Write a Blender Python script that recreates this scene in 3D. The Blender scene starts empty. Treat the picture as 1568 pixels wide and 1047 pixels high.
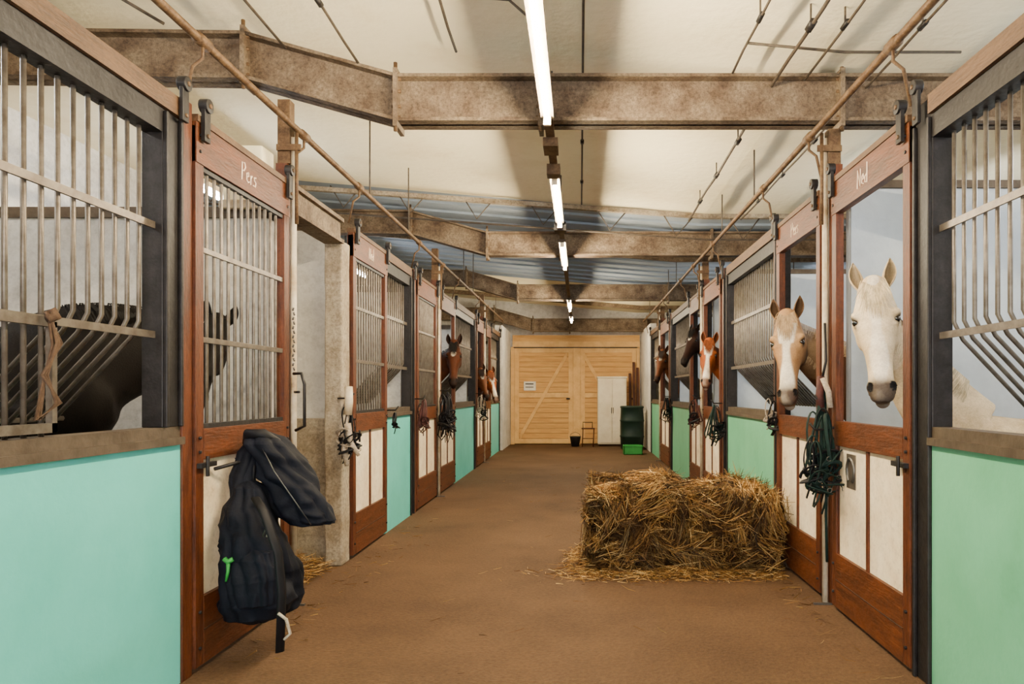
import bpy, math, random
from mathutils import Vector, noise
random.seed(7)
D=bpy.data
col=bpy.context.scene.collection
def V(*a): return Vector(a)

# ------------------------------------------------------------ materials
def mat(name,c1,c2=None,scale=6,rough=.7,metal=0,bump=0.0,stretch=(1,1,1),c3=None,detail=6,bscale=None,attr=None,spec=.3,lo=.35,hi=.65):
    m=D.materials.new(name); m.use_nodes=True
    nt=m.node_tree; N=nt.nodes; L=nt.links
    b=N['Principled BSDF']; b.inputs['Roughness'].default_value=rough; b.inputs['Metallic'].default_value=metal
    b.inputs['Specular IOR Level'].default_value=spec
    tc=N.new('ShaderNodeTexCoord'); mp=N.new('ShaderNodeMapping'); mp.inputs['Scale'].default_value=stretch
    L.new(tc.outputs['Object'],mp.inputs['Vector'])
    nz=N.new('ShaderNodeTexNoise'); nz.inputs['Scale'].default_value=scale; nz.inputs['Detail'].default_value=detail; nz.inputs['Roughness'].default_value=.65
    L.new(mp.outputs['Vector'],nz.inputs['Vector'])
    cr=N.new('ShaderNodeValToRGB'); e=cr.color_ramp.elements
    e[0].position=lo; e[1].position=hi
    c2=c2 or tuple(x*.7 for x in c1)
    e[0].color=(*c2,1); e[1].color=(*c1,1)
    if c3: 
        k=e.new(max(0.01,lo-.12)); k.color=(*c3,1)
    L.new(nz.outputs['Fac'],cr.inputs['Fac'])
    out=cr.outputs['Color']
    if attr:
        at=N.new('ShaderNodeAttribute'); at.attribute_name=attr
        mx=N.new('ShaderNodeMix'); mx.data_type='RGBA'; mx.blend_type='MULTIPLY'; mx.inputs[0].default_value=1
        L.new(at.outputs['Color'],mx.inputs[6]); L.new(out,mx.inputs[7]); out=mx.outputs[2]
    L.new(out,b.inputs['Base Color'])
    if bump:
        n2=N.new('ShaderNodeTexNoise'); n2.inputs['Scale'].default_value=bscale or scale*4; n2.inputs['Detail'].default_value=5
        L.new(mp.outputs['Vector'],n2.inputs['Vector'])
        bp=N.new('ShaderNodeBump'); bp.inputs['Strength'].default_value=bump; bp.inputs['Distance'].default_value=.02
        L.new(n2.outputs['Fac'],bp.inputs['Height']); L.new(bp.outputs['Normal'],b.inputs['Normal'])
    return m
def emis(name,c,s):
    m=D.materials.new(name); m.use_nodes=True; nt=m.node_tree
    nt.nodes.clear(); e=nt.nodes.new('ShaderNodeEmission'); o=nt.nodes.new('ShaderNodeOutputMaterial')
    e.inputs[0].default_value=(*c,1); e.inputs[1].default_value=s; nt.links.new(e.outputs[0],o.inputs[0]); return m
def speckle(m,scale=60,lo=.35,hi=.6,amt=.55):
    nt=m.node_tree;N=nt.nodes;L=nt.links
    b=N['Principled BSDF']; src=b.inputs['Base Color'].links[0].from_socket
    n=N.new('ShaderNodeTexNoise'); n.inputs['Scale'].default_value=scale; n.inputs['Detail'].default_value=8; n.inputs['Roughness'].default_value=.8
    tc=N.new('ShaderNodeTexCoord'); L.new(tc.outputs['Object'],n.inputs['Vector'])
    cr=N.new('ShaderNodeValToRGB'); cr.color_ramp.elements[0].position=lo; cr.color_ramp.elements[1].position=hi
    cr.color_ramp.elements[0].color=(amt,amt*.96,amt*.92,1); cr.color_ramp.elements[1].color=(1.15,1.14,1.12,1)
    L.new(n.outputs['Fac'],cr.inputs['Fac'])
    mx=N.new('ShaderNodeMix'); mx.data_type='RGBA'; mx.blend_type='MULTIPLY'; mx.inputs[0].default_value=1
    L.new(src,mx.inputs[6]); L.new(cr.outputs['Color'],mx.inputs[7]); L.new(mx.outputs[2],b.inputs['Base Color'])
    return m

M={}
M['teal']=mat('teal_paint',(.12,.55,.48),(.095,.48,.415),2.5,.45,bump=.1,bscale=30,c3=(.08,.41,.35))
M['green']=mat('green_paint',(.15,.45,.26),(.12,.385,.215),2.5,.45,bump=.1,bscale=30,c3=(.10,.33,.18))
M['wood']=speckle(mat('brown_wood',(.105,.027,.0065),(.05,.013,.004),5,.5,bump=.25,stretch=(4,4,.8),c3=(.02,.007,.003)),40,.3,.6,.6)
M['woodh']=speckle(mat('brown_wood_rail',(.12,.032,.0075),(.056,.016,.0045),5,.5,bump=.25,stretch=(4,.8,4),c3=(.022,.008,.0035)),40,.3,.6,.6)
M['rail']=speckle(mat('weathered_rail',(.115,.06,.027),(.066,.033,.015),5,.6,bump=.25,stretch=(4,.8,4),c3=(.03,.016,.008)),50,.3,.6,.55)
M['steel']=speckle(mat('dark_steel',(.024,.021,.021),(.012,.010,.010),9,.5,.3,bump=.15),50,.3,.6,.6)
M['sill']=mat('grey_steel_sill',(.095,.070,.047),(.05,.034,.021),7,.6,.2,bump=.2)
M['bar']=mat('galvanised_bar',(.18,.15,.12),(.09,.07,.052),14,.4,.5)
M['rust']=speckle(mat('rusty_pipe',(.15,.088,.042),(.07,.035,.016),12,.6,.3,bump=.2),60)
M['white']=speckle(mat('white_panel',(.78,.67,.49),(.62,.48,.31),4,.6,bump=.12,c3=(.30,.18,.09)),30,.25,.5,.7)
M['whitepost']=mat('white_post',(.62,.53,.39),(.38,.27,.15),7,.5,c3=(.13,.07,.035))
M['beam']=speckle(mat('weathered_beam',(.19,.138,.088),(.095,.06,.035),4.5,.75,bump=.4,c3=(.036,.019,.010),bscale=26,lo=.4,hi=.62),45,.35,.6,.4)
M['plaster']=speckle(mat('white_plaster',(.60,.58,.54),(.44,.42,.39),2.2,.85,bump=.3,c3=(.26,.24,.21)),12,.3,.55,.78)
M['plasterR']=mat('daylight_tinted_plaster',(.60,.655,.71),(.46,.51,.565),2.2,.85,bump=.3,c3=(.33,.37,.41))  # bluish window daylight is mixed into the plaster colour
M['conc']=speckle(mat('rough_concrete',(.38,.32,.24),(.21,.155,.10),4,.85,bump=.5,c3=(.09,.055,.03)),35,.35,.6,.5)
M['pine']=mat('pine_boards',(.72,.41,.135),(.56,.285,.08),3,.6,bump=.15,stretch=(.6,3,6))
M['pine2']=mat('pine_brace',(.80,.50,.19),(.64,.36,.12),4,.6,bump=.15)
M['gap']=mat('dark_gap',(.05,.025,.012),None,5,.9)
M['cab']=mat('cabinet_paint',(.74,.66,.50),(.62,.52,.37),3,.5)
M['dkgreen']=mat('dark_green_plastic',(.004,.018,.011),(.003,.012,.008),6,.5)
M['brgreen']=mat('bright_green_plastic',(.03,.27,.045),(.02,.20,.03),6,.4)
M['black']=mat('black_strap',(.007,.006,.008),(.004,.004,.005),20,.6,spec=.2)
M['strapg']=mat('green_strap',(.005,.020,.016),(.003,.010,.009),30,.7,spec=.2)
M['rope']=mat('pale_rope',(.45,.37,.29),(.25,.19,.13),60,.8,bump=.3)
M['brope']=mat('brown_twine',(.10,.055,.028),(.055,.028,.014),60,.8,bump=.3)
M['maroon']=mat('maroon_wrap',(.07,.018,.015),(.035,.009,.008),30,.7)
M['navy']=mat('navy_fabric',(.0045,.0055,.011),(.0025,.003,.006),5,.75,bump=.15,bscale=60,spec=.16)
M['chalk']=mat('chalk',(.75,.58,.44),None,20,.9)
M['galv']=mat('horseshoe_steel',(.12,.11,.10),None,20,.4,.7)
M['tube']=emis('fluorescent_tube',(1,.84,.57),900)
M['fill_tube']=emis('cool_fill_tube',(.90,.95,1),200)  # glow of the added stall fill lamps
M['paper']=mat('paper',(.8,.76,.66),(.7,.66,.56),10,.8)
M['cable']=mat('grey_cable',(.08,.06,.042),(.04,.028,.019),20,.6)
M['eye']=mat('dark_eye',(.010,.006,.004),None,5,.12,spec=.6)
M['coat']=speckle(mat('horse_coat',(1,1,1),(.66,.61,.55),7,.65,attr='Col',bump=.2,bscale=120,spec=.12),90,.3,.6,.8)
M['hair']=mat('horse_hair',(1,1,1),(.7,.68,.66),25,.55,attr='Col',spec=.2)
M['straw']=mat('straw',(1,1,1),(.75,.70,.62),18,.65,attr='Col',spec=.2)
M['strawcore']=mat('straw_core',(.035,.018,.006),(.014,.007,.003),22,.9,bump=.9,bscale=50,spec=.1)  # core coloured dark so the gaps between strands look shaded
M['floor']=speckle(mat('dirt_floor',(.115,.063,.030),(.075,.040,.019),1.0,.85,bump=.5,bscale=55,c3=(.048,.025,.012),spec=.2),38,.32,.68,.55)
def ceilmat(name,c1,c2,c3):
    return mat(name,c1,c2,1.6,.85,bump=.35,bscale=14,c3=c3,lo=.3,hi=.5)
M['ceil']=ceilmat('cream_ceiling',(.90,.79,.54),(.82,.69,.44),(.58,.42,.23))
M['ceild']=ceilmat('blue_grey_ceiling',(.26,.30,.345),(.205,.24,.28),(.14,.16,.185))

# ------------------------------------------------------------ mesh builder
class MB:
    def __init__(s): s.v=[];s.f=[];s.m=[];s.sm=[];s.mats=[]
    def mi(s,k):
        if k not in s.mats: s.mats.append(k)
        return s.mats.index(k)
    def add(s,vs,fs,k,smooth=False):
        o=len(s.v); s.v+= [tuple(p) for p in vs]; i=s.mi(k)
        for f in fs: s.f.append(tuple(o+j for j in f)); s.m.append(i); s.sm.append(smooth)
    def box(s,x0,x1,y0,y1,z0,z1,k):
        x0,x1=min(x0,x1),max(x0,x1);y0,y1=min(y0,y1),max(y0,y1);z0,z1=min(z0,z1),max(z0,z1)
        vs=[(x0,y0,z0),(x1,y0,z0),(x1,y1,z0),(x0,y1,z0),(x0,y0,z1),(x1,y0,z1),(x1,y1,z1),(x0,y1,z1)]
        s.add(vs,[(0,3,2,1),(4,5,6,7),(0,1,5,4),(1,2,6,5),(2,3,7,6),(3,0,4,7)],k)
    def sbox(s,p,q,y0,y1,l0,h0,k):
        vs=[(p[0],y0,p[1]+l0),(q[0],y0,q[1]+l0),(q[0],y1,q[1]+l0),(p[0],y1,p[1]+l0),(p[0],y0,p[1]+h0),(q[0],y0,q[1]+h0),(q[0],y1,q[1]+h0),(p[0],y1,p[1]+h0)]
        s.add(vs,[(0,3,2,1),(4,5,6,7),(0,1,5,4),(1,2,6,5),(2,3,7,6),(3,0,4,7)],k)
    def tube(s,pts,r,k,n=8,r2=None,flat=None):
        pts=[Vector(p) for p in pts]; rings=[]; prev=None
        for i,p in enumerate(pts):
            t=(pts[min(i+1,len(pts)-1)]-pts[max(i-1,0)]).normalized()
            if prev is None:
                a=Vector((0,0,1)) if abs(t.z)<.9 else Vector((1,0,0))
                u=t.cross(a).normalized()
            else: 
                u=(prev-t*prev.dot(t))
                u=u.normalized() if u.length>1e-5 else t.orthogonal().normalized()
            prev=u; w=t.cross(u)
            rr=r(i/(len(pts)-1)) if callable(r) else (r if r2 is None else r+(r2-r)*i/(len(pts)-1))
            fl=flat if flat else 1
            rings.append([p+u*math.cos(2*math.pi*j/n)*rr+w*math.sin(2*math.pi*j/n)*rr*fl for j in range(n)])
        s.loft(rings,k)
    def loft(s,rings,k,smooth=True,cap=True):
        n=len(rings[0]); vs=[p for r in rings for p in r]; fs=[]
        for i in range(len(rings)-1):
            for j in range(n):
                a=i*n+j;b=i*n+(j+1)%n
                fs.append((a,b,b+n,a+n))
        if cap: fs.append(tuple(range(n))[::-1]); fs.append(tuple((len(rings)-1)*n+j for j in range(n)))
        s.add(vs,fs,k,smooth)
    def ellipsoid(s,c,r,k,n=12,ax=None):
        c=Vector(c); ax=ax or (V(1,0,0),V(0,1,0),V(0,0,1)); rings=[]
        for i in range(n+1):
            ph=math.pi*(.02+.96*i/n)
            rings.append([c+ax[0]*r[0]*math.sin(ph)*math.cos(2*math.pi*j/n)+ax[1]*r[1]*math.sin(ph)*math.sin(2*math.pi*j/n)+ax[2]*r[2]*-math.cos(ph) for j in range(n)])
        s.loft(rings,k)
    def obj(s,name,parent=None,bevel=0):
        me=D.meshes.new(name); me.from_pydata(s.v,[],s.f)
        for k in s.mats: me.materials.append(M[k])
        me.polygons.foreach_set('material_index',s.m); me.polygons.foreach_set('use_smooth',s.sm)
        me.update()
        o=D.objects.new(name,me); col.objects.link(o)
        if parent: o.parent=parent
        if bevel:
            b=o.modifiers.new('bevel','BEVEL'); b.width=bevel; b.segments=2; b.limit_method='ANGLE'; b.angle_limit=math.radians(60)
        return o

XL,XR=-1.925,1.66
Y0,Y1=-2.5,18.9
OL,OR=-5.2,4.9
def cz(x):
    P=[(-5.4,4.0),(-3.5,3.96),(1.5,3.53),(5.1,3.53)]
    for a,b in zip(P,P[1:]):
        if x<=b[0]: return a[1]+(b[1]-a[1])*(x-a[0])/(b[0]-a[0])
    return 3.53
# ------------------------------------------------------------ shell
m=MB(); m.box(OL-.2,OR+.2,Y0-.2,Y1+.2,-.1,0,'floor'); m.obj('floor')
m=MB()
def ceilseg(y0,y1,k,drop=0):
    P=[-5.4,-3.5,1.5,5.1]
    for a,b in zip(P,P[1:]): m.sbox((a,cz(a)),(b,cz(b)),y0,y1,-drop,.15,k)
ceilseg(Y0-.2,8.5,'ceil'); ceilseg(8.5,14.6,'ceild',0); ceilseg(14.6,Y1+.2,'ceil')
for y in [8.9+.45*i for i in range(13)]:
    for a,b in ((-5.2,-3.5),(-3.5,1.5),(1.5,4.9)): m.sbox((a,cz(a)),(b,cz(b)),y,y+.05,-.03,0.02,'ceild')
m.obj('ceiling')
m=MB(); m.box(OL-.2,OL,Y0,Y1,0,4.0,'plaster'); m.obj('wall_left')
m=MB(); m.box(OR,OR+.2,Y0,Y1,0,3.6,'plasterR'); m.obj('wall_right')
m=MB()
m.box(OL-.2,-1.77,Y1,Y1+.2,0,4.0,'plaster'); m.box(1.53,OR+.2,Y1,Y1+.2,0,4.0,'plaster'); m.box(-1.77,1.53,Y1,Y1+.2,2.63,4.0,'plaster'); m.obj('wall_far')
m=MB()
m.box(OL-.2,-1.8,Y0-.2,Y0,0,4.0,'plaster'); m.box(1.6,OR+.2,Y0-.2,Y0,0,3.6,'plaster'); m.box(-1.8,1.6,Y0-.2,Y0,2.9,4.0,'plaster'); m.obj('wall_near')
m=MB(); m.box(XL-.12,XL+.06,16.9,18.9,0,3.0,'plaster'); m.obj('wall_passage_left')
m=MB(); m.box(XR-.02,XR+.12,16.4,18.9,0,3.0,'plaster'); m.obj('wall_passage_right')
for y in (.5,4.66,8.12,9.45,12.85,14.0,16.85):
    m=MB(); m.box(XL-.14,OL,y,y+.09,0,2.55,'plaster'); m.box(XL-.14,OL,y-.02,y+.11,2.55,2.62,'sill'); m.obj('stall_partition')
m=MB(); m.box(XL-.16,OL,5.90,6.0,0,2.75,'plaster'); m.box(XL-.16,OL,5.80,5.90,0,1.18,'conc'); m.obj('stall_partition')
for y in (.5,4.67,8.05,9.46,12.7,15.6):
    m=MB(); m.box(XR+.14,OR,y,y+.09,0,2.75,'plasterR'); m.box(XR+.14,OR,y-.02,y+.11,2.75,2.8,'sill'); m.obj('stall_partition')

# ------------------------------------------------------------ stall fronts
def panel(s,W,y0,y1,paint,hatch=None,ext=0):
    m=MB(); X=lambda o:W+s*o; ye=y1+ext
    m.box(X(0),X(.1),y0,ye,0,1.15,paint)
    m.box(X(-.025),X(.12),y0,ye,1.15,1.185,'sill'); m.box(X(.0),X(.1),y0,ye,1.185,1.235,'sill')
    m.box(X(.0),X(.09),y0,y1,2.60,2.71,'steel'); m.box(X(-.02),X(.1),y0,ye,2.71,2.80,'rail')
    n=max(2,int((y1-y0)/.082))
    for z in (1.665,2.17): m.box(X(.035),X(.047),y0,y1,z-.016,z+.016,'bar')
    m.tube([(X(.45),y0+.02,1.28),(X(.45),y1-.02,1.28)],.012,'bar',6)
    for i in range(1,n):
        y=y0+(y1-y0)*i/n
        if hatch and hatch[0]<y<hatch[1]:
            m.tube([(X(.06),y,2.63),(X(.06),y,1.23)],.0095,'bar',6)
        else:
            m.tube([(X(.06),y,2.63),(X(.06),y,1.72),(X(.10),y,1.64),(X(.45),y,1.27)],.0095,'bar',6)
    if hatch:
        a,b=hatch
        for z in (1.25,1.64): m.box(X(.02),X(.045),a,b,z,z+.035,'bar')
        for y in (a,b-.025): m.box(X(.02),X(.045),y,y+.025,1.25,1.66,'bar')
        m.box(X(0),X(.03),b-.5,b-.38,1.235,1.26,'bar')
        for q in range(3):
            e=.012*q
            m.tube([(X(.0),b-.06-e,1.69),(X(-.015),b-.05+e,1.58),(X(-.01),b-.09-e,1.46),(X(-.02),b-.06+e,1.36),(X(0),b-.11-e,1.30),(X(.0),b-.09,1.45),(X(0),b-.05+e,1.57),(X(0),b-.07,1.68)],.0055,'brope',6)
        m.tube([(X(.0),b-.075,1.665),(X(-.012),b-.05,1.675),(X(0),b-.06,1.70)],.018,'brope',8)
    return m.obj('stall_front_panel')
def post(s,W,y0,y1,fr=.6,zs=0):
    m=MB(); X=lambda o:W+s*o; ym=y0+(y1-y0)*fr
    m.box(X(-.0),X(.1),y0,ym,zs,2.8 if not zs else 2.71,'steel'); m.box(X(-.02),X(0),y0,y0+.02,zs,2.7,'steel'); m.box(X(-.02),X(0),ym-.02,ym,zs,2.7,'steel')
    if fr<1: m.box(X(-.012),X(.09),ym,y1,0,2.82,'wood')
    bracket(m,X(-.035),(y0+y1)/2,2.78)
    return m.obj('stall_post',bevel=.005)
def bracket(m,x,y,z):
    m.box(x-.010,x+.010,y-.028,y+.028,z-.09,z+.09,'steel')
    m.tube([(x-.022,y,z+.09),(x+.022,y,z+.09)],.036,'steel',12)
    m.tube([(x-.028,y,z+.09),(x+.028,y,z+.09)],.012,'rust',8)
    m.tube([(x-.018,y,z-.06),(x+.018,y,z-.06)],.011,'rust',6)
PERS=[[(0,0),(.05,.95),(.3,.98),(.38,.75),(.25,.55),(.03,.5)],[(.5,.3),(.72,.38),(.68,.58),(.52,.5),(.5,.15),(.65,.02),(.8,.12)],[(.92,.0),(.94,.5),(.96,.35),(1.1,.52)],[(1.5,.55),(1.28,.5),(1.3,.35),(1.48,.25),(1.42,.02),(1.2,.05)]]
NED=[[(0,0),(.05,1),(.35,.05),(.42,1)],[(.55,.3),(.8,.35),(.75,.6),(.58,.5),(.56,.15),(.8,.05)],[(1.2,1.1),(1.18,.0),(.95,.1),(.95,.4),(1.18,.5)]]
def door(s,W,y0,y1,openu=True,txt=None,shoe=False,lower='white'):
    m=MB(); X=lambda o:W+s*(o+.05)
    w=.075
    for a in (y0,y1-w): m.box(X(-.075),X(-.025),a,a+w,.03,2.72,'wood')
    m.box(X(-.08),X(-.03),y0,y1,2.54,2.74,'woodh'); m.box(X(-.088),X(-.02),y0,y1,2.74,2.775,'rail')
    m.box(X(-.078),X(-.025),y0+w,y1-w,1.06,1.215,'woodh')
    m.box(X(-.076),X(-.025),y0+w,y1-w,.03,.37,'woodh')
    m.box(X(-.079),X(-.03),y0+w,y1-w,.20,.206,'gap')
    m.box(X(-.055),X(-.03),y0+w,y1-w,.37,1.06,lower)
    ym=(y0+y1)/2
    m.box(X(-.068),X(-.03),ym-.014,ym+.014,.37,1.06,'wood')
    for a in (y0+w,y1-w-.014): m.box(X(-.062),X(-.03),a,a+.014,.37,1.06,'wood')
    for a in (y0+.035,y1-.035):
        for z in (2.60,2.68,1.10,1.17,.12,.30): m.tube([(X(-.07),a,z),(X(-.086),a,z)],.009,'steel',6)
    if not openu:
        n=int((y1-y0-2*w)/.072)
        for i in range(1,n):
            y=y0+w+(y1-y0-2*w)*i/n; m.tube([(X(-.05),y,2.56),(X(-.05),y,1.2)],.009,'bar',6)
        for z in (1.665,2.12): m.box(X(-.066),X(-.054),y0+w,y1-w,z-.014,z+.014,'bar')
        m.box(X(-.066),X(-.04),y0+w,y1-w,1.215,1.24,'steel'); m.box(X(-.066),X(-.04),y0+w,y1-w,2.515,2.54,'steel')
    for a in (y0+.05,y1-.05): bracket(m,X(-.10),a,2.74)
    m.box(X(-.10),X(-.075),y0+.01,y0+.16,1.02,1.045,'steel'); m.tube([(X(-.12),y0+.03,.98),(X(-.12),y0+.03,1.08)],.009,'steel',6)
    if txt:
        sc=.105
        for st in txt:
            pts=[]
            for (a,b) in st:
                yy=(ym-.10+a*sc*1.1) if s<0 else (ym+.10-a*sc*1.1)
                pts.append((X(-.082),yy,2.59+b*sc))
            m.tube(pts,.0045,'chalk',5)
    if shoe:
        yy=y0+w+.78*(y1-y0-2*w)
        pts=[(X(-.060),yy+.055*math.cos(t),.92+.075*math.sin(t)) for t in [math.radians(-60+300*i/14) for i in range(15)]]
        m.box(X(-.059),X(-.052),yy-.07,yy+.07,.81,1.02,'bar'); m.tube(pts,.012,'galv',6)
    return m.obj('stall_door',bevel=.004)

# LEFT
panel(-1,XL,.62,3.25,'teal',hatch=(.62,2.62),ext=.14); panel(-1,XL,-2.4,.45,'teal'); post(-1,XL,.45,.62)
post(-1,XL,3.25,3.475,.62,1.235)
door(-1,XL,3.48,4.60,False,PERS)
door(-1,XL,5.90,6.94,False,NED); panel(-1,XL,6.96,7.98,'teal'); post(-1,XL,7.98,8.22)
door(-1,XL,8.24,9.36,False); post(-1,XL,9.37,9.56)
door(-1,XL,9.58,10.75,True); panel(-1,XL,10.78,12.75,'teal'); post(-1,XL,12.75,12.98)
door(-1,XL,13.0,13.95,True); post(-1,XL,13.96,14.08); door(-1,XL,14.1,15.05,True); panel(-1,XL,15.1,16.7,'teal'); post(-1,XL,16.7,16.88)
# RIGHT
panel(1,XR,.62,3.32,'green'); panel(1,XR,-2.4,.45,'green'); post(1,XR,.45,.62)
post(1,XR,3.32,3.48,1)
door(1,XR,3.49,4.57,True,NED,True); door(1,XR,4.80,5.85,True,PERS)
post(1,XR,5.87,5.99); panel(1,XR,5.99,7.89,'green'); post(1,XR,7.89,8.17)
door(1,XR,8.2,9.36,True); post(1,XR,9.37,9.5); door(1,XR,9.52,10.5,True); post(1,XR,10.5,10.6); panel(1,XR,10.6,12.6,'green'); post(1,XR,12.6,12.88)
door(1,XR,12.9,14.3,True); panel(1,XR,14.35,16.2,'green'); post(1,XR,16.2,16.38)
m=MB(); m.box(XL-.1,XL+.0,4.72,5.66,2.62,2.76,'beam'); m.box(XL-.13,XL+.03,4.72,5.66,2.76,2.79,'beam'); m.box(XL-.13,XL+.03,4.72,5.66,2.59,2.62,'beam'); m.obj('passage_header')
# white plastered block above the first left stall
m=MB(); m.box(XL-.42,XL-.16,4.62,4.80,2.64,3.02,'ceil'); m.box(XL-.44,XL-.14,4.60,4.82,2.60,2.66,'whitepost'); m.obj('plastered_pier_cap',bevel=.01)
m=MB()
rings=[]
for i in range(25):
    z=i*2.62/24
    rings.append([V(XL-.06+sx*.07+.010*noise.noise(V(z*4,sx,sy)),5.76+sy*.10+.010*noise.noise(V(z*4,sx+5,sy)),z) for sx,sy in ((-1,-1),(1,-1),(1,1),(-1,1))])
m.loft(rings,'conc',smooth=False); m.obj('concrete_pillar',bevel=.012)

for (s,W) in ((-1,XL),(1,XR)):
    for y in ((4.66,9.46,13.99) if s<0 else (4.68,9.43,14.33)):
        m=MB(); X=lambda o:W+s*o; tp=3.135 if s>0 else 3.32
        m.tube([(X(-.03),y,0),(X(-.03),y,3.08)],.02,'whitepost',10)
        m.box(X(-.005),X(.07),y-.045,y+.045,0,2.9,'wood')
        m.box(X(-.02),X(.06),y-.04,y+.04,2.9,tp,'rust')
        m.box(X(-.10),X(.06),y-.06,y-.045,2.98,3.02,'rust')
        m.tube([(X(-.07),y-.05,2.5),(X(-.07),y-.05,3.1)],.012,'rust',6)
        m.box(X(-.12),X(.0),y-.05,y-.03,0,.012,'galv')
        m.obj('support_post')
for (x,z,s) in ((-1.85,3.115,-1),(1.535,3.10,1)):
    m=MB(); m.tube([(x,-2.3,z),(x,17,z)],.021,'rust',10)
    for y in (.9,3.45,4.72,5.9,8.1,9.5,10.7,12.9,14.1,16.8):
        m.tube([(x,y-.05,z),(x,y+.05,z)],.03,'rust',10)
        m.tube([(x,y,z),(x,y,z-.08),(x+s*.05,y,z-.12),(x+s*.09,y,z-.3)],.009,'rust',6)
    for y in (1.3,2.9,6.2,7.6,11.2,12.2,15.5):
        m.tube([(x,y,z),(x-.0,y,cz(x))],.007,'cable',6)
    m.obj('overhead_rail_pipe')

# ------------------------------------------------------------ roof beams
def ibeam(y,dz=0,h=.31):
    m=MB(); pts=[(-5.2,3.50),(-2.21,3.46),(-1.21,3.18),(4.9,3.18)]
    pts=[(a,b+dz) for a,b in pts]
    hs=h
    for p,q in zip(pts,pts[1:]):
        m.sbox(p,q,y-.012,y+.012,0,hs,'beam'); m.sbox(p,q,y-.085,y+.085,0,.022,'beam'); m.sbox(p,q,y-.085,y+.085,hs-.022,hs,'beam')
    for x,z in (pts[1],pts[2],(-.26,3.18+dz),(1.72,3.18+dz)):
        m.box(x-.014,x+.014,y-.10,y+.10,z-.04,z+hs+.03,'beam')
        for k in (.03,.1,.2,.28):
            for sg in (-.06,.06):
                m.tube([(x-.03,y+sg,z+k),(x+.03,y+sg,z+k)],.011,'rust',6)
        m.tube([(x-.0,y-.08,z-.07),(x,y-.08,z+hs+.07)],.013,'rust',6)
    m.obj('roof_beam')
for y in (4.7,9.25,13.75): ibeam(y)
ibeam(18.2,-.22,.33)
m=MB(); a,b=-5.0,1.5
m.sbox((a,cz(a)),(b,cz(b)),8.42,8.49,-.05,-.0,'conc'); m.sbox((b,cz(b)),(4.9,cz(4.9)),8.42,8.49,-.05,0,'conc')
for i in range(9):
    x=-4.6+i*.8
    m.tube([(x,8.46,cz(x)-.04),(x+.16,8.46,cz(x)-.30),(x+.36,8.46,cz(x+.36)-.04)],.009,'cable',6)
m.tube([(-4.8,8.46,cz(-4.8)-.3),(1.5,8.46,cz(1.5)-.3),(4.8,8.46,cz(4.8)-.3)],.012,'cable',6)
m.obj('ceiling_truss')
for y in (11.0,15.6,17.4):
    m=MB(); 
    for p,q in ((-5.2,-3.5),(-3.5,1.5),(1.5,4.9)): m.sbox((p,cz(p)),(q,cz(q)),y-.03,y+.03,-.1,0,'beam')
    m.obj('ceiling_purlin')
def conduit(x,y0,y1,drop,r=.009,hang=.9,wob=0.02):
    m=MB(); pts=[]; n=int((y1-y0)/.3)
    for i in range(n+1):
        y=y0+(y1-y0)*i/n; pts.append((x+wob*noise.noise(V(y,x,0)),y,cz(x)-drop+wob*noise.noise(V(y,x,3))))
    m.tube(pts,r,'cable',6)
    y=y0+.3
    while y<y1:
        m.tube([(x,y,cz(x)-drop),(x,y,cz(x))],.006,'cable',5); m.tube([(x,y-.04,cz(x)-drop),(x,y+.04,cz(x)-drop)],r*2,'steel',6); y+=hang
    m.obj('ceiling_conduit')
conduit(-.80,0,4.6,.10); conduit(-1.45,0,4.65,.22); conduit(-1.95,0,4.65,.15); conduit(-2.45,0,4.6,.2); conduit(1.0,0,4.6,.10,.008); conduit(1.28,0,8.3,.12,.012)
conduit(1.47,0,4.6,.10,.008); conduit(1.9,0,8.3,.1,.008); conduit(0.02,0,8.4,.02,.008,1.2,.0)
m=MB()
m.tube([(-1.9,3.98,3.74),(-.4,3.95,3.6),(-.2,3.9,3.4),(-.2,3.8,3.17)],.008,'cable',6)
m.tube([(1.0,4.2,3.48),(1.6,4.25,3.45),(2.3,4.25,3.45)],.008,'cable',6)
m.tube([(-2.6,4.4,3.7),(-2.9,4.3,3.86)],.01,'cable',6)
m.obj('cable_run')

# ------------------------------------------------------------ fluorescents
m=MB(); x=-.2
m.box(x-.028,x+.028,-2,17.2,3.118,3.155,'rust')
for y in (5.0,7.4,10.5,12.0,15.0,16.9): m.tube([(x,y,3.15),(x,y,cz(x))],.008,'cable',6)
m.box(x-.05,x+.05,4.75,4.95,3.06,3.118,'rust'); m.box(x-.05,x+.05,5.3,5.42,3.04,3.118,'rust'); m.box(x-.06,x+.06,7.1,7.25,3.03,3.118,'steel')
m.obj('light_track')
for y0,y1 in ((-.6,.9),(2.82,4.29),(5.56,6.98),(7.95,9.42),(12.9,14.3),(15.7,16.7)):
    m=MB()
    m.box(x-.04,x+.04,y0-.04,y1+.04,3.082,3.118,'sill')
    for yy in (y0-.03,y1+.005): m.box(x-.022,x+.022,yy,yy+.025,3.03,3.085,'white')
    m.tube([(x,y0,3.05),(x,y1,3.05)],.0145,'tube',10)
    m.obj('fluorescent_light')
for (xx,ys,z) in ((-3.7,(1.2,3.0,6.9,11.5),3.42),(3.4,(1.4,3.4,6.6,11.6),3.1)):  # added fill lamps that brighten the stalls, mostly kept out of view
    for y in ys:
        m=MB(); m.box(xx-.05,xx+.05,y-.65,y+.65,z,z+.05,'white'); m.tube([(xx,y-.6,z-.04),(xx,y+.6,z-.04)],.018,'fill_tube',8)
        for yy in (y-.63,y+.6): m.box(xx-.03,xx+.03,yy,yy+.03,z-.065,z,'white')
        for yy in (y-.4,y+.4): m.tube([(xx,yy,z+.05),(xx,yy,cz(xx))],.008,'cable',6)
        m.obj('stall_fill_light')

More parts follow.
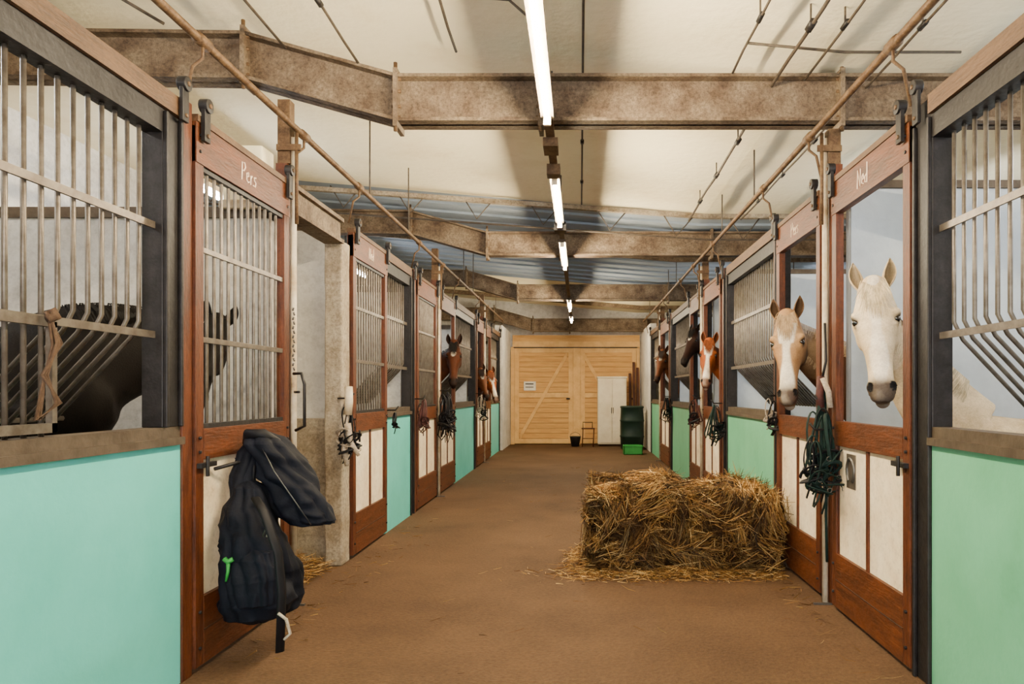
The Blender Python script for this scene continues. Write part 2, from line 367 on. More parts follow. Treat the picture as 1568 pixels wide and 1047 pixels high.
# ------------------------------------------------------------ far doors
def fdoor(x0,x1,brace):
    m=MB(); y=Y1
    m.box(x0,x1,y+.035,y+.06,0.0,2.63,'gap')
    n=19; h=2.6/n
    for i in range(n): m.box(x0+.01,x1-.01,y-.02,y+.03,.02+i*h+.003,.02+(i+1)*h-.003,'pine')
    for a in (x0+.02,x1-.14): m.box(a,a+.12,y-.05,y-.015,.02,2.6,'pine2')
    for z in (.02,1.25,2.45): m.box(x0+.14,x1-.14,y-.05,y-.015,z,z+.13,'pine2')
    p,q=brace
    m.sbox((p[0],p[1]),(q[0],q[1]),y-.055,y-.018,-.09,.09,'pine2')
    m.box(x1-.2 if x0<0 else x0+.1,x1-.1 if x0<0 else x0+.2,y-.09,y-.05,1.2,1.24,'steel')
    m.obj('barn_door',bevel=.004)
fdoor(-1.77,-.165,((-1.6,.2),(-.35,2.4))); fdoor(-.005,1.53,((.1,2.4),(1.3,.3)))
m=MB(); m.box(-.18,.01,Y1-.08,Y1+.07,0,2.63,'pine2'); m.box(-1.8,1.6,Y1-.1,Y1,2.60,2.75,'pine2'); m.box(-1.8,1.6,Y1-.06,Y1,2.75,2.92,'pine'); m.box(-1.77,1.53,Y1-.13,Y1-.02,2.58,2.60,'steel')
m.box(-1.85,-1.755,Y1-.06,Y1,0,2.6,'pine2'); m.box(1.515,1.6,Y1-.06,Y1,0,2.6,'pine2'); m.box(-1.77,1.53,Y1+.06,Y1+.12,0,2.63,'gap'); m.obj('trim_door_frame')
m=MB(); m.box(-1.50,-1.18,Y1-.07,Y1-.056,1.44,1.68,'paper'); m.box(-1.46,-1.24,Y1-.073,Y1-.07,1.60,1.63,'cable'); m.box(-1.46,-1.24,Y1-.073,Y1-.07,1.52,1.54,'cable'); m.obj('paper_notice')
m=MB(); m.box(.46,1.2,18.1,18.55,.06,1.76,'cab'); m.box(.44,1.22,18.08,18.56,1.76,1.80,'cab'); m.box(.48,.825,18.08,18.1,.1,1.73,'cab'); m.box(.835,1.18,18.08,18.1,.1,1.73,'cab'); m.box(.8,.815,18.05,18.08,.85,1.0,'steel'); m.box(.845,.86,18.05,18.08,.85,1.0,'steel'); m.box(.5,1.16,18.14,18.5,0,.06,'gap'); m.obj('storage_cabinet',bevel=.006)
m=MB(); rings=[]
for z,r in ((0,.24),(.03,.27),(.3,.285),(.32,.30),(.35,.285),(.68,.285),(.70,.30),(.73,.285),(1.0,.27),(1.02,.29),(1.06,.28)):
    rings.append([V(1.27+r*math.copysign(abs(math.cos(t))**.6,math.cos(t)),17.2+r*math.copysign(abs(math.sin(t))**.6,math.sin(t)),z) for t in [2*math.pi*j/28 for j in range(28)]])
m.loft(rings,'dkgreen'); m.obj('feed_bin')
m=MB(); x0,x1,y0,y1=.98,1.40,15.7,16.1
m.box(x0,x1,y0,y1,0,.02,'brgreen')
for a in (x0,x1-.02): m.box(a,a+.02,y0,y1,0,.2,'brgreen')
for a in (y0,y1-.02): m.box(x0,x1,a,a+.02,0,.2,'brgreen')
m.box(x0-.015,x1+.015,y0-.015,y0+.01,.18,.205,'brgreen'); m.obj('green_crate',bevel=.004)
m=MB()
for i,(xx,h) in enumerate(((1.30,1.9),(1.40,2.2),(1.5,2.05))): m.add([(xx,18.4,0),(xx+.07,18.4,0),(xx+.07,18.43,0),(xx,18.43,0),(xx,18.78,h),(xx+.07,18.78,h),(xx+.07,18.81,h),(xx,18.81,h)],[(0,3,2,1),(4,5,6,7),(0,1,5,4),(1,2,6,5),(2,3,7,6),(3,0,4,7)],'wood')
m.obj('leaning_planks')
m=MB()
for a in (.06,.34):
    for b in (17.95,18.2): m.tube([(a,b,0),(a+.02,b,.45)],.014,'wood',6)
m.box(.04,.38,17.92,18.23,.45,.475,'wood'); m.box(.06,.34,18.0,18.02,.2,.22,'wood')
m.tube([(.08,18.2,.45),(.08,18.2,.62),(.32,18.2,.62),(.32,18.2,.45)],.012,'steel',6); m.obj('small_stool')
m=MB(); rings=[[V(-.12+r*math.cos(t),18.1+r*math.sin(t),z) for t in [2*math.pi*j/20 for j in range(20)]] for z,r in ((0,.10),(.24,.14),(.26,.145),(.25,.13),(.03,.09))]
m.loft(rings,'steel'); m.tube([(-.26,18.1,.25),(-.22,18.08,.33),(-.12,18.07,.37),(-.02,18.08,.33),(.02,18.1,.25)],.006,'galv',6); m.obj('bucket')

# ------------------------------------------------------------ straw
def colored(me,cols):
    at=me.color_attributes.new('Col','FLOAT_COLOR','POINT')
    flat=[]
    for c in cols: flat+= [c[0],c[1],c[2],1]
    at.data.foreach_set('color',flat)
def strands(name,items,matk,parent=None):
    vs=[];fs=[];cs=[]
    for pts,w,c,side in items:
        o=len(vs); n=len(pts)
        for i,p in enumerate(pts):
            ww=w*(1 if i<n-1 else .4)
            vs.append(tuple(p-side*ww)); vs.append(tuple(p+side*ww)); cs+= [c,c]
        for i in range(n-1): a=o+2*i; fs.append((a,a+1,a+3,a+2))
    me=D.meshes.new(name); me.from_pydata(vs,[],fs); me.materials.append(M[matk]); colored(me,cs)
    o=D.objects.new(name,me); col.objects.link(o)
    if parent: o.parent=parent
    return o
def rdir():
    while True:
        v=V(random.uniform(-1,1),random.uniform(-1,1),random.uniform(-1,1))
        if .1<v.length<1: return v.normalized()
SC=[(.42,.22,.058),(.30,.15,.036),(.52,.31,.095),(.18,.082,.02),(.10,.043,.012),(.62,.42,.17),(.24,.115,.026)]
def straw(p,d,l,w,k=1):
    side=d.cross(rdir()).normalized(); b=rdir()*l*.16
    c=random.choice(SC); c=(c[0]*k,c[1]*k,c[2]*k)
    return ([p-d*l/2,p+b*.6,p+d*l/2+b],w,c,side)
def bale(name,x0,x1,y0,y1,z0,z1,n,seed):
    random.seed(seed)
    m=MB(); nx,ny,nz=26,16,14
    def disp(p):
        c=V((x0+x1)/2,(y0+y1)/2,(z0+z1)/2); q=p-c
        h=V((x1-x0)/2,(y1-y0)/2,(z1-z0)/2)
        u=V(q.x/h.x,q.y/h.y,q.z/h.z); r=(abs(u.x)**8+abs(u.y)**8+abs(u.z)**8)**(1/8)
        if r>0: q=V(q.x/r,q.y/r,q.z/r)*max(abs(u.x),abs(u.y),abs(u.z))
        nn=noise.noise_vector(p*4)*.07+noise.noise_vector(p*11)*.06
        out=c+q+nn
        if out.z<.004: out.z=.004
        return out
    def face(o,u,v,a,b):
        vs=[disp(o+u*i/a+v*j/b) for j in range(b+1) for i in range(a+1)]
        m.add(vs,[(j*(a+1)+i,j*(a+1)+i+1,(j+1)*(a+1)+i+1,(j+1)*(a+1)+i) for j in range(b) for i in range(a)],'strawcore',True)
    dx,dy,dz=V(x1-x0,0,0),V(0,y1-y0,0),V(0,0,z1-z0); o=V(x0,y0,z0)
    face(o,dx,dz,nx,nz); face(o+dy+dx,-dx,dz,nx,nz); face(o+dy,-dy,dz,ny,nz); face(o+dx,dy,dz,ny,nz); face(o+dz,dx,dy,nx,ny); face(o+dy,dx,-dy,nx,ny)
    b=m.obj(name)
    it=[]
    A=[('f',dx.length*dz.length*1.5),('l',dy.length*dz.length*1.3),('r',dy.length*dz.length*.6),('t',dx.length*dy.length),('b',dx.length*dz.length*.5)]
    tot=sum(a for _,a in A)
    for k,a in A:
        for _ in range(int(n*a/tot)):
            u,v=random.random(),random.random()
            if k=='f': p=o+dx*u+dz*v; nrm=V(0,-1,0)
            elif k=='b': p=o+dy+dx*u+dz*v; nrm=V(0,1,0)
            elif k=='l': p=o+dy*u+dz*v; nrm=V(-1,0,0)
            elif k=='r': p=o+dx+dy*u+dz*v; nrm=V(1,0,0)
            else: p=o+dz+dx*u+dy*v; nrm=V(0,0,1)
            fl=noise.noise_vector(p*4.5); d=(fl*2.6+rdir()*.55+V(0.35 if k!='l' else 0,0,-.1)); d=(d-nrm*d.dot(nrm)*.75)
            d=(d+nrm*random.uniform(-.15,.4)).normalized()
            pp=disp(p)+nrm*random.uniform(-.015,.035); l=random.uniform(.07,.24)
            kk=max(.22,.8+1.3*noise.noise(p*7+V(3,3,3)))*(.95 if k=='t' else .60)  # shade painted into strands: uneven clumps, sides darker than the top
            if k!='t': kk*=.7+.4*v  # painted shade deepens toward the bottom of the sides
            if pp.z<l*.4: pp.z=max(pp.z,.01); d.z=abs(d.z)*.2; d.normalize()
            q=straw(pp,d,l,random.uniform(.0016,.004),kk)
            for s_ in q[0]: s_.z=max(s_.z,.006)
            it.append(q)
    strands('straw_strands',it,'straw',b)
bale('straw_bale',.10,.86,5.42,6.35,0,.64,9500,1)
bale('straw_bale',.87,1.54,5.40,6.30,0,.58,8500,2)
random.seed(5)
def litter(name,cx,cy,rx,ry,n,h=.01,excl=None,k=.85):
    it=[]
    while len(it)<n:
        p=V(random.gauss(cx,rx),random.gauss(cy,ry),0)
        if excl and excl[0]<p.x<excl[1] and excl[2]<p.y<excl[3]: continue
        if not(XL+.09<p.x<XR-.1) and name!='loose_straw_pile': continue
        if name=='loose_straw_pile' and not(-3.2<p.x<-1.95 and 4.8<p.y<5.6): continue
        p.z=.006+random.random()*h*math.exp(-((p.x-cx)/rx)**2/2-((p.y-cy)/ry)**2/2)
        d=V(random.uniform(-1,1),random.uniform(-1,1),random.uniform(-.08,.12)).normalized()
        q=straw(p,d,random.uniform(.03,.13),random.uniform(.0013,.0028),k)
        for s_ in q[0]: s_.z=max(s_.z,.005)
        it.append(q)
    strands(name,it,'straw')
litter('loose_straw',.85,5.38,.46,.09,2400,.06,(.15,1.5,5.5,6.3))
litter('loose_straw',.02,5.75,.07,.24,1000,.14)
litter('loose_straw_pile',-2.35,5.3,.35,.25,2600,.2)
litter('scattered_straw',0,8,1.1,4.5,160,.005,(.1,1.6,5.4,6.4),.5)
litter('scattered_straw',-1.70,5.2,.09,1.0,120,.005,None,.5)
litter('scattered_straw',1.45,5.0,.08,.7,80,.005,(.1,1.6,5.4,6.4),.5)

# ------------------------------------------------------------ tack
def halter(m,x,y,z,h,yaw,k,seed):
    random.seed(seed); cu,su=math.cos(yaw),math.sin(yaw)
    def T(a,b,c):
        w=noise.noise_vector(V(a*6+seed,b*6,c*6))*.025
        return V(x+a*cu-b*su,y+a*su+b*cu-.02,z+c)+w
    R=[2*math.pi*j/18 for j in range(19)]
    def strap(pts,kk=k,r=.0135): m.tube(pts,r,kk,6,flat=.35)
    strap([T(.055*h*math.sin(t)*(1.2),.02*math.cos(t),-.24*h+.24*h*math.cos(t)) for t in R])
    strap([T(.02+.13*h*math.cos(t),.07*h*math.sin(t),-.56*h+.05*h*math.sin(t+seed)) for t in R])
    strap([T(.05*h,0,-.42*h),T(.10*h,.0,-.50*h),T(.14*h,0,-.56*h)]); strap([T(-.05*h,0,-.42*h),T(-.09*h,.02,-.50*h),T(-.10*h,0,-.56*h)])
    strap([T(.02+.09*h*math.cos(t),.05*h*math.sin(t)-.02,-.42*h+.07*h*math.cos(t+1)) for t in R])
    strap([T(.02,-.05*h,-.60*h),T(.01,-.03*h,-.68*h),T(-.01,0,-.78*h)])
    for a,c in ((.14,-.56),(-.05,-.42)):
        p=T(a*h,-.01,c*h); m.tube([p+V(.014*math.cos(t),-.004,.014*math.sin(t)) for t in R],.003,'galv',5)
def tack(x,y,z,L,cols,seed,w=.09,n=3,s=1,lead=True):
    m=MB(); m.tube([(x+s*.10,y,z+.02),(x,y,z+.02),(x-s*.03,y,z+.06)],.008,'steel',6)
    for i in range(n):
        random.seed(seed+i*7)
        halter(m,x+random.uniform(-w,w)*.6,y-.03*i,z-random.uniform(0,.12)*L,L*random.uniform(1.0,1.35),random.uniform(-.8,.8),cols[i%len(cols)],seed+i*3)
    if lead:
        random.seed(seed)
        for q in range(3):
            a=random.uniform(-w,w); b=random.uniform(-w,w); l=L*random.uniform(.7,1.05)
            m.tube([(x,y,z),(x+a*.6,y-.05,z-l*.5),(x+a,y-.06,z-l*.9),(x+(a+b)/2,y-.07,z-l),(x+b,y-.06,z-l*.88),(x+b*.5,y-.03,z-l*.4),(x+.01,y,z)],.009,cols[-1],6)
    return m.obj('hanging_halter')
tack(1.55,4.56,1.32,.62,['strapg','black','strapg'],3,.12,4)
tack(1.50,4.50,1.14,.42,['strapg','black'],11,.14,3,1,False)
m=MB(); 
m.tube([(1.57,4.58,1.50),(1.555,4.57,1.38),(1.565,4.57,1.27)],.026,'maroon',8); m.tube([(1.60,4.6,1.85),(1.60,4.58,1.6),(1.575,4.58,1.48)],.009,'steel',6)
m.tube([(1.57,4.55,1.49),(1.60,4.53,1.40),(1.61,4.53,1.30)],.02,'rope',8)
m.tube([(1.59,4.58,1.45),(1.60,4.56,1.0),(1.59,4.55,.6),(1.60,4.56,.3)],.009,'strapg',6); m.obj('lead_rope')
tack(-1.84,5.64,1.33,.48,['black','rope','black'],21,.08,3,-1)
m=MB(); m.tube([(-1.84,5.60,1.44),(-1.83,5.58,1.32),(-1.84,5.58,1.22)],.033,'whitepost',8); m.tube([(-1.84,5.57,1.15),(-1.81,5.56,1.0),(-1.74,5.54,.9)],.03,'rope',8,r2=.015); m.tube([(-1.84,5.6,1.1),(-1.86,5.56,.95),(-1.83,5.54,.82)],.033,'rope',8,r2=.02); m.obj('polo_wraps')
tack(-1.78,9.45,1.40,.62,['black'],5,.12,7,-1)
tack(-1.82,8.15,1.3,.4,['black','maroon'],8,.05,2,-1)
tack(-1.80,12.85,1.35,.5,['black','rope'],9,.1,3,-1)
tack(-1.82,6.95,1.2,.22,['black'],10,.03,1,-1,False)
tack(1.54,8.1,1.25,.45,['black','strapg'],12,.12,3)
tack(1.54,9.42,1.3,.4,['black','maroon'],14,.1,3)
tack(1.54,12.7,1.3,.45,['strapg','black'],15,.1,3)
tack(1.58,5.9,1.35,.28,['rope','black'],16,.04,2,1,False)
m=MB()
xr=-1.87
m.tube([(xr,4.60,1.52),(xr+.07,4.55,1.52),(xr+.09,4.55,1.45),(xr+.09,4.55,1.18),(xr+.02,4.58,1.15)],.011,'steel',6)
m.tube([(xr,4.62,1.40),(xr+.05,4.56,1.40)],.009,'steel',6)
for i in range(14): m.tube([(xr,4.6,1.95-.03*i),(xr+(.006 if i%2 else -.006),4.6,1.93-.03*i)],.006,'galv',5)
m.tube([(xr+.04,4.4,1.0),(xr+.07,4.2,1.03),(xr+.06,3.8,1.03),(-1.90,3.66,1.0)],.010,'steel',6)
m.tube([(-1.86,3.80,1.04),(-1.85,3.82,1.05),(-1.85,3.84,.86)],.006,'galv',6)
m.obj('door_rack')

# bag & jacket
def cloth(m,secs,k='navy',n=80,rows=80,a=.03,seed=0,ex=.85,nf=5,slant=3):
    rings=[]
    for i in range(rows):
        t=i/(rows-1)*(len(secs)-1); j=min(int(t),len(secs)-2); u=t-j; u=u*u*(3-2*u)
        S=[secs[j][q]*(1-u)+secs[j+1][q]*u for q in range(5)]
        ring=[]
        for q in range(n):
            th=2*math.pi*q/n; c,s_=math.cos(th),math.sin(th)
            p=V(S[1]+S[3]*math.copysign(abs(c)**ex,c),S[2]+S[4]*math.copysign(abs(s_)**ex,s_),S[0])
            rad=V(c,s_,0)
            w=noise.noise_vector(V(p.x*4,p.y*4,p.z*3+seed))
            ph=th*nf+p.z*slant+w.x*3.2+w.y*2
            f1=abs(math.sin(ph/1.0))**.7
            r1=1-abs(noise.noise(V(p.x*7+w.x*2,p.y*7+w.y*2,p.z*8+seed)))*2.4
            sc=min(1,S[3]/.08)
            ring.append(p+rad*((f1-.6)*a*.8+r1*a*.5)*sc+w*a*.9*sc)
        rings.append(ring)
    m.loft(rings,k)
m=MB()
cloth(m,[(.93,-1.78,3.78,.02,.03),(.90,-1.77,3.78,.06,.09),(.80,-1.77,3.78,.10,.14),(.66,-1.74,3.76,.125,.17),(.46,-1.70,3.76,.165,.20),(.30,-1.70,3.76,.185,.20),(.22,-1.70,3.76,.15,.17),(.18,-1.71,3.76,.06,.07)],a=.04,nf=4)
m.tube([(-1.66,3.6,.86),(-1.58,3.52,.80),(-1.50,3.5,.6),(-1.49,3.52,.4),(-1.50,3.52,.10)],.024,'black',6,flat=.3)
m.tube([(-1.50,3.5,.30),(-1.46,3.5,.27),(-1.44,3.5,.20),(-1.47,3.5,.17)],.008,'rope',6)
m.tube([(-1.82,3.8,.9),(-1.84,3.82,1.0),(-1.80,3.82,1.05),(-1.76,3.8,1.0),(-1.76,3.78,.88)],.012,'black',6)
for q in range(4): m.tube([(-1.62+.02*q,3.58,.76-.02*q),(-1.58+.01*q,3.55,.72-.01*q),(-1.60+.02*q,3.555,.67)],.006,'rope' if q%2 else 'galv',6)
m.tube([(-1.79,3.545,.56),(-1.77,3.54,.545),(-1.745,3.545,.56)],.013,'brgreen',8); m.tube([(-1.77,3.545,.55),(-1.765,3.53,.50),(-1.775,3.53,.45)],.011,'brgreen',8,r2=.006)
cloth(m,[(.60,-1.66,3.60,.02,.02),(.58,-1.66,3.59,.09,.04),(.45,-1.65,3.57,.115,.05),(.33,-1.65,3.58,.10,.04),(.30,-1.65,3.6,.03,.02)],a=.022,seed=4)
m.obj('riding_bag')
m=MB()
cloth(m,[(1.18,-1.77,3.93,.03,.04),(1.16,-1.76,3.93,.07,.11),(1.11,-1.74,3.92,.10,.15),(1.0,-1.67,3.9,.12,.15),(.90,-1.59,3.88,.13,.12),(.78,-1.52,3.86,.135,.08),(.69,-1.46,3.85,.115,.05),(.665,-1.44,3.85,.07,.03)],a=.04,seed=9,nf=4,slant=5)
cloth(m,[(1.12,-1.80,3.86,.03,.04),(1.08,-1.80,3.85,.05,.06),(.95,-1.82,3.80,.055,.06),(.82,-1.80,3.76,.055,.055),(.74,-1.78,3.74,.05,.05),(.72,-1.78,3.74,.03,.03)],a=.022,seed=2,nf=3)
m.tube([(-1.83,3.88,1.12),(-1.79,3.80,1.175),(-1.71,3.80,1.175),(-1.67,3.88,1.12)],.028,'black',10)
m.tube([(-1.70,3.75,1.12),(-1.62,3.73,.98),(-1.50,3.74,.80),(-1.44,3.77,.69)],.003,'galv',5)
m.obj('riding_jacket')

# ------------------------------------------------------------ horses
def lerp(a,b,t): return a+(b-a)*t
HEAD=[(-.045,.07,.06,.02),(-.02,.14,.13,.01),(.05,.20,.165,-.002),(.11,.255,.198,.002),(.17,.285,.212,.006),(.22,.278,.190,.006),(.28,.238,.150,.004),(.35,.190,.120,.0),(.42,.155,.106,-.002),(.48,.140,.104,.0),(.53,.138,.116,.003),(.575,.128,.112,.0),(.605,.10,.09,-.008),(.622,.05,.055,-.022)]
def horse(poll,muz,fd,base,bd,S=1.0,style='bay',vox=.016,wk=1.0,tail=True,earo=.16):
    poll=Vector(poll);a=(Vector(muz)-poll); s=a.length/.62; a.normalize()
    f=Vector(fd); f=(f-a*f.dot(a)).normalized(); sd=a.cross(f).normalized()
    H=lambda t,x,fr: poll+(a*t+sd*x*wk+f*fr)*s
    m=MB(); n=24
    rings=[]
    for t,dp,w,off in HEAD:
        ring=[]
        for j in range(n):
            th=2*math.pi*j/n; c,s_=math.cos(th),math.sin(th)
            ex=.85; xx=math.copysign(abs(c)**ex,c)*w/2; ff=math.copysign(abs(s_)**ex,s_)*dp/2
            if s_<0: xx*=1-.38*abs(s_)**1.2
            ring.append(H(t,xx,off-dp/2+ff))
        rings.append(ring)
    m.loft(rings,'coat')
    ax=(sd,f,a)
    for sg in (-1,1):
        m.ellipsoid(H(.150,sg*.080,-.040),(.030*s,.032*s,.030*s),'coat',12,ax)   # brow
        m.ellipsoid(H(.163,sg*.092,-.044),(.014*s,.026*s,.013*s),'coat',10,ax)   # upper lid
        m.ellipsoid(H(.206,sg*.085,-.050),(.013*s,.026*s,.011*s),'coat',10,ax)   # lower lid
        m.ellipsoid(H(.20,sg*.060,-.17),(.040*s,.085*s,.09*s),'coat',12,ax)     # jowl
        m.ellipsoid(H(.27,sg*.060,-.085),(.013*s,.014*s,.07*s),'coat',12,ax)    # facial crest
        m.ellipsoid(H(.545,sg*.042,-.032),(.024*s,.028*s,.036*s),'coat',12,ax)  # nostril rim
    m.ellipsoid(H(.45,0,-.012),(.022*s,.016*s,.09*s),'coat',12,ax)   # nasal bone
    m.ellipsoid(H(.600,0,-.105),(.036*s,.032*s,.034*s),'coat',12,ax)  # lower lip
    m.ellipsoid(H(-.015,0,-.05),(.065*s,.075*s,.06*s),'coat',12,ax)
    B=Vector(base); bd=Vector(bd).normalized(); up=V(0,0,1)
    p0=H(.07,0,-.10); p3=B+bd*.10+V(0,0,.02); L=(p3-p0).length
    p1=p0-f*L*.28+(-a)*.02; p2=p3-bd*L*.30+up*L*.30
    crest=[]
    rings=[]
    for i in range(15):
        t=i/14; p=p0*(1-t)**3+p1*3*t*(1-t)**2+p2*3*t*t*(1-t)+p3*t**3
        tg=((p1-p0)*(1-t)**2+(p2-p1)*2*t*(1-t)+(p3-p2)*t*t).normalized()
        ds=(-a)*(1-t)+up*t; ds=(ds-tg*ds.dot(tg)).normalized(); lt=tg.cross(ds)
        hh=lerp(.105*s,.31*S,t**1.1); ww=lerp(.068*s,.17*S,t**1.3)
        rings.append([p+ds*hh*math.sin(2*math.pi*j/n)+lt*ww*math.cos(2*math.pi*j/n)*(1-.25*max(0,math.sin(2*math.pi*j/n))) for j in range(n)])
        crest.append((p+ds*hh,lt,tg,ds))
    m.loft(rings,'coat')
    lat=bd.cross(up).normalized()
    rings=[]
    for d,zo,hh,ww in ((-.16,-.02,.08,.08),(-.10,-.02,.18,.15),(.02,0,.27,.20),(.2,.01,.33,.24),(.5,-.02,.325,.265),(.85,-.03,.32,.285),(1.15,.02,.30,.27),(1.4,.04,.26,.24),(1.54,.03,.17,.16),(1.6,.02,.07,.07)):
        c=V(B.x,B.y,1.17*S)+bd*d*S+up*zo*S
        rings.append([c+up*hh*S*math.sin(2*math.pi*j/n)+lat*ww*S*math.cos(2*math.pi*j/n) for j in range(n)])
    m.loft(rings,'coat')
    for sg in (-1,1):
        o=V(B.x,B.y,0)+bd*.16*S+lat*sg*.15*S
        m.tube([o+up*1.15*S,o+up*.85*S,o+up*.6*S,o+up*.47*S,o+up*.40*S,o+up*.18*S,o+up*.10*S-bd*.02,o-bd*.03+up*.015],lambda t:S*[.13,.10,.065,.052,.042,.036,.042,.058][round(t*7)],'coat',12)
        o=V(B.x,B.y,0)+bd*1.36*S+lat*sg*.15*S
        m.tube([o+up*1.15*S,o+up*.9*S-bd*.05,o+up*.72*S-bd*.04,o+up*.55*S+bd*.10,o+up*.48*S+bd*.12,o+up*.2*S+bd*.08,o+up*.10*S+bd*.05,o+bd*.03+up*.015],lambda t:S*[.20,.17,.10,.062,.052,.04,.044,.06][round(t*7)],'coat',12)
    o=m.obj('horse')
    r=o.modifiers.new('r','REMESH'); r.mode='VOXEL'; r.voxel_size=vox; r.use_smooth_shade=True
    sm=o.modifiers.new('s','SMOOTH'); sm.factor=.5; sm.iterations=3
    dg=bpy.context.evaluated_depsgraph_get(); me=D.meshes.new_from_object(o.evaluated_get(dg)); o.modifiers.clear(); o.data=me; me.name='horse'
    if not me.materials: me.materials.append(M['coat'])
    cs=[]
    C={'white':(.72,.56,.36),'pal':(.06,.024,.011),'chest':(.29,.072,.014),'bay':(.07,.021,.008),'dkbay':(.022,.009,.006),'dark':(.006,.004,.003),'brown':(.12,.04,.014)}[style]
    white=(.82,.75,.62)
    for v in me.vertices:
        d=v.co-poll; t=d.dot(a)/s; x=d.dot(sd)/s/wk; fr=d.dot(f)/s
        c=Vector(C)
        if d.length<.8*s and -.1<t<.68 and fr>-.33:
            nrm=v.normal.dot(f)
            for sg in (-1,1):
                q=V((t-.548)*.75,(abs(x)-.048)*1.3 if x*sg>0 else 9,(fr+.014)*.9).length
                if q<.020:
                    k=(1-(q/.020)**2); v.co-=v.normal*k*.018*s; 
            dark=min(1,max(0,(t-.47)/.09)); dark=dark*dark*(3-2*dark)
            pt=.5+.8*noise.noise(V(x*14,t*14,fr*14))
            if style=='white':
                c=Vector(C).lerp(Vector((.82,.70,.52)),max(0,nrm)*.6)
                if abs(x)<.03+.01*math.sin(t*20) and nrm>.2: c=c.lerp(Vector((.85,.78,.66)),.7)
                c=c.lerp(Vector((.04,.027,.024)),min(.95,dark*(.75+.4*pt)))
            elif style in('pal','chest'):
                bw=.026+.012*math.sin(t*14+1)+(.016 if t<.2 else 0)
                if style=='pal':
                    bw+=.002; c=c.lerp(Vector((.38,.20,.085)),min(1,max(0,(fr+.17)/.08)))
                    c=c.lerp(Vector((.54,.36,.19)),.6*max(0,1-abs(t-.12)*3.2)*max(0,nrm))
                e=1-min(1,max(0,(abs(x)-bw)/.010))
                if nrm>.05 and t>.05: c=c.lerp(Vector(white),e)
                c=c.lerp(Vector((.05,.03,.026)) if style=='pal' else Vector((.13,.055,.04)),min(.95,dark*(.55+.6*pt)))
            else:
                if (x/.03)**2+((t-.16)/.04)**2<1 and nrm>.2 and style!='dark': c=Vector(white)
                c=c.lerp(Vector((.010,.008,.007)),dark*.85)
            for sg in (-1,1):
                q=(H(.183,sg*.098,-.046)-v.co).length/s
                if q<.040: c=c.lerp(Vector((.03,.018,.014)),min(1,(.040-q)/.014)*.85)
                q=V((t-.548)*.75,(abs(x)-.048)*1.3,(fr+.014)*.9).length
                if q<.020: c=c.lerp(Vector((.004,.003,.003)),.97)
                q=V(t-.10,abs(x)-.07,(fr+.03)).length
                if q<.03: v.co-=v.normal*.0018*s
            if .57<t<.62 and fr<-.05:
                ml=abs((t-.580)-(fr+.07)*.25)
                if ml<.006: c=c*.2; v.co-=v.normal*.004*s
        cs.append(c)
    colored(me,cs)
    m=MB()
    for sg in (-1,1):
        m.ellipsoid(H(.183,sg*.085,-.046),(.019*s,.021*s,.019*s),'eye',14,ax)
    m.obj('eyes',o)
    E=MB(); ec=[]
    for sg in (-1,1):
        b0=H(-.005,sg*.052,-.045); e_up=(-a+sd*sg*earo+f*.10).normalized(); fw=(f+sd*sg*.25); fw=(fw-e_up*fw.dot(e_up)).normalized(); el=e_up.cross(fw)
        Lh=.160*s; rows=12; nn=14; vs=[]
        prof=lambda t:s*.034*(math.sin(math.pi*(.20+.80*t))**.9)*(1 if t<.95 else .7)
        for lay,off in ((0,1.0),(1,.80)):
            for i in range(rows+1):
                t=i/rows; rr=prof(min(t,.985))*off; c=b0+e_up*(t*Lh*(1 if lay==0 else .97))-el*sg*.012*s*math.sin(t*2.6)+fw*(.008*s*math.sin(t*3))
                for j in range(nn+1):
                    op=lerp(.45,.75,min(1,t*2)); th=-math.pi/2-math.pi*(1-op*.5)+2*math.pi*(1-op*.5)*j/nn
                    vs.append(c+el*rr*math.cos(th)+fw*rr*.8*math.sin(th)); CE=Vector(C) if style!='pal' else Vector((.22,.115,.05)); ec.append(CE*((1 if lay==0 else (.22 if style!='white' else .35)) if t<.85 else .6))  # inner ear layer darkened, its shadow put into the vertex colour
        st=(rows+1)*(nn+1); fs=[]
        for lay in (0,1):
            for i in range(rows):
                for j in range(nn):
                    q=lay*st+i*(nn+1)+j; fs.append((q,q+1,q+nn+2,q+nn+1))
        for i in range(rows):
            for j in (0,nn):
                q=i*(nn+1)+j; fs.append((q,q+nn+1,q+nn+1+st,q+st))
        for j in range(nn): q=rows*(nn+1)+j; fs.append((q,q+1,q+1+st,q+st))
        E.add(vs,fs,'coat',True)
    eo=E.obj('ears',o); colored(eo.data,ec)
    HC={'white':(.74,.58,.36),'pal':(.48,.32,.17),'chest':(.22,.055,.012),'bay':(.008,.006,.005),'dkbay':(.007,.005,.004),'dark':(.004,.003,.003),'brown':(.025,.011,.007)}[style]
    it=[]; random.seed(3)
    for i in range(300):
        x0=random.gauss(0,.018); x1=x0*1.5+random.gauss(0,.018); l=random.uniform(.03,.11)+(.10*random.random() if abs(x0)<.02 else 0)
        pts=[H(-.03,x0*.8,-.07),H(-.045,x0,-.02),H(-.01,x0*1.1,.014),H(l*.5,lerp(x0,x1,.6),.014+random.uniform(0,.006)),H(l,x1,.010+random.uniform(0,.010))]
        c=Vector(HC)*random.uniform(.55,1.15); it.append((pts,.0018*s,c,sd))
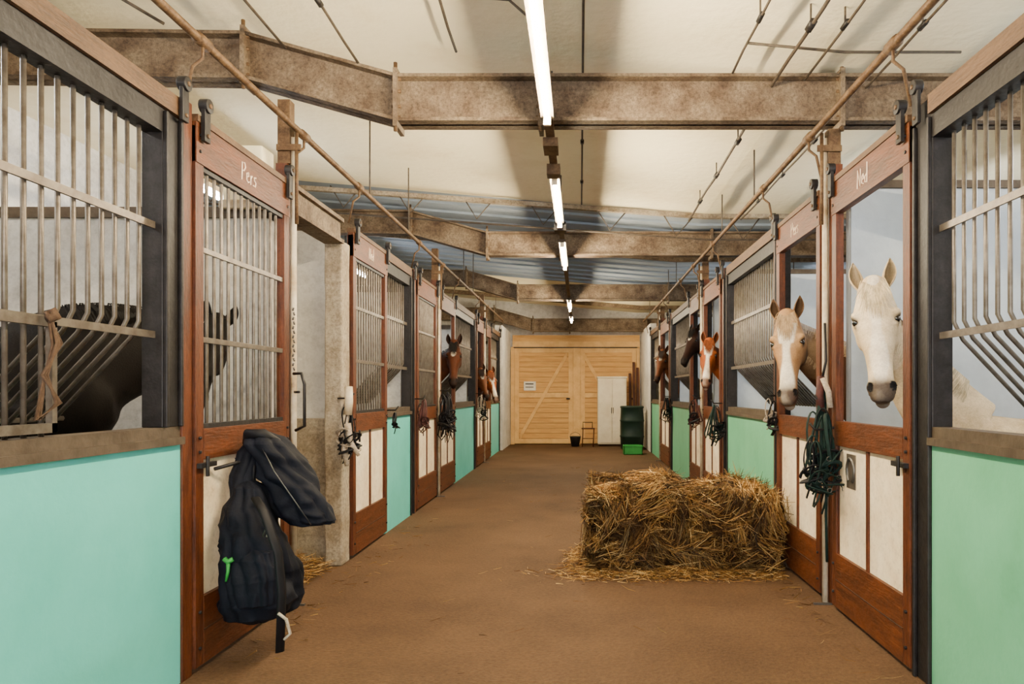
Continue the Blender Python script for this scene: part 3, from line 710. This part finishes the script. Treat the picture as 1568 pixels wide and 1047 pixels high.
    for i in range(900):
        t=random.random()*.82; k=t*13.99; j=int(k); u=k-j
        cp,lt,tg,ds=[lerp(crest[j][q],crest[j+1][q],u) for q in range(4)]
        sgn=1 if random.random()<.8 else -1; l=random.uniform(.10,.26)*s
        cp=cp-ds*.012; o2=lt*sgn
        w=lerp(.03,.085,t); jt=tg*random.uniform(-.05,.05)
        pts=[cp,cp+ds*.018+o2*.03,cp+o2*(w+.015)-ds*.04+jt*.3,cp+o2*(w+.04)-ds*l*.6+jt*.7+V(0,0,-.02),cp+o2*(w+.04)-ds*l-V(0,0,.05)+jt]
        it.append((pts,.0026*s,Vector(HC)*random.uniform(.55,1.15),tg))
    if tail:
        tb=V(B.x,B.y,1.17*S)+bd*1.58*S+up*.12
        for i in range(160):
            x=random.uniform(-.05,.05); y=random.uniform(0,.06)
            it.append(([tb+lat*x*.3,tb+bd*(.05+y)+lat*x-up*.08,tb+bd*(.07+y)+lat*x-up*.4,tb+bd*(.05+y*.5)+lat*x*.7-up*random.uniform(.7,.85)],.006,Vector(HC)*random.uniform(.7,1.15),lat))
    strands('mane',it,'hair',o)
    return o
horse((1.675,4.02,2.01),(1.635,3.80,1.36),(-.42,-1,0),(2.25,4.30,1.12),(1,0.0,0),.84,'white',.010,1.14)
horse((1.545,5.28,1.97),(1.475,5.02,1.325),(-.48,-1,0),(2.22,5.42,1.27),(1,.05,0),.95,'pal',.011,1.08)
horse((1.60,8.72,2.03),(1.50,8.42,1.48),(-.25,-1,0),(2.22,8.80,1.3),(1,0,0),.96,'chest',.015)
horse((1.60,9.98,2.28),(1.40,9.75,1.80),(-.75,-.7,.2),(2.24,10.0,1.35),(1,.0,0),1.03,'dkbay',.018)
horse((1.62,13.9,2.2),(1.47,13.65,1.62),(-.5,-1,0),(2.24,13.9,1.3),(1,0,0),1.0,'brown',.022)
horse((-1.80,10.05,2.10),(-1.765,9.78,1.50),(.1,-1,0),(-2.5,10.15,1.3),(-1,0,0),.97,'bay',.016)
horse((-1.90,13.5,1.82),(-1.74,13.25,1.28),(.4,-1,0),(-2.5,13.5,1.2),(-1,0,0),.88,'brown',.022)
horse((-1.86,14.66,1.80),(-1.70,14.4,1.22),(.4,-1,0),(-2.5,14.66,1.2),(-1,0,0),.88,'chest',.022)
horse((-2.20,4.27,1.84),(-2.16,3.95,1.32),(.5,-1,0),(-2.70,3.78,1.45),(-1,-.35,0),1.16,'dark',.02)

# ------------------------------------------------------------ world + camera
w=D.worlds.new('World'); bpy.context.scene.world=w; w.use_nodes=True
bg=w.node_tree.nodes['Background']; bg.inputs[0].default_value=(.97,.97,1,1); bg.inputs[1].default_value=13.0
cam=D.cameras.new('camera'); co=D.objects.new('camera',cam); col.objects.link(co)
co.location=(0,0,1.4); co.rotation_euler=(math.pi/2,0,0)
cam.sensor_width=36; cam.lens=36*1078/1568; cam.shift_x=-104/1568; cam.shift_y=76.5/1568
bpy.context.scene.camera=co
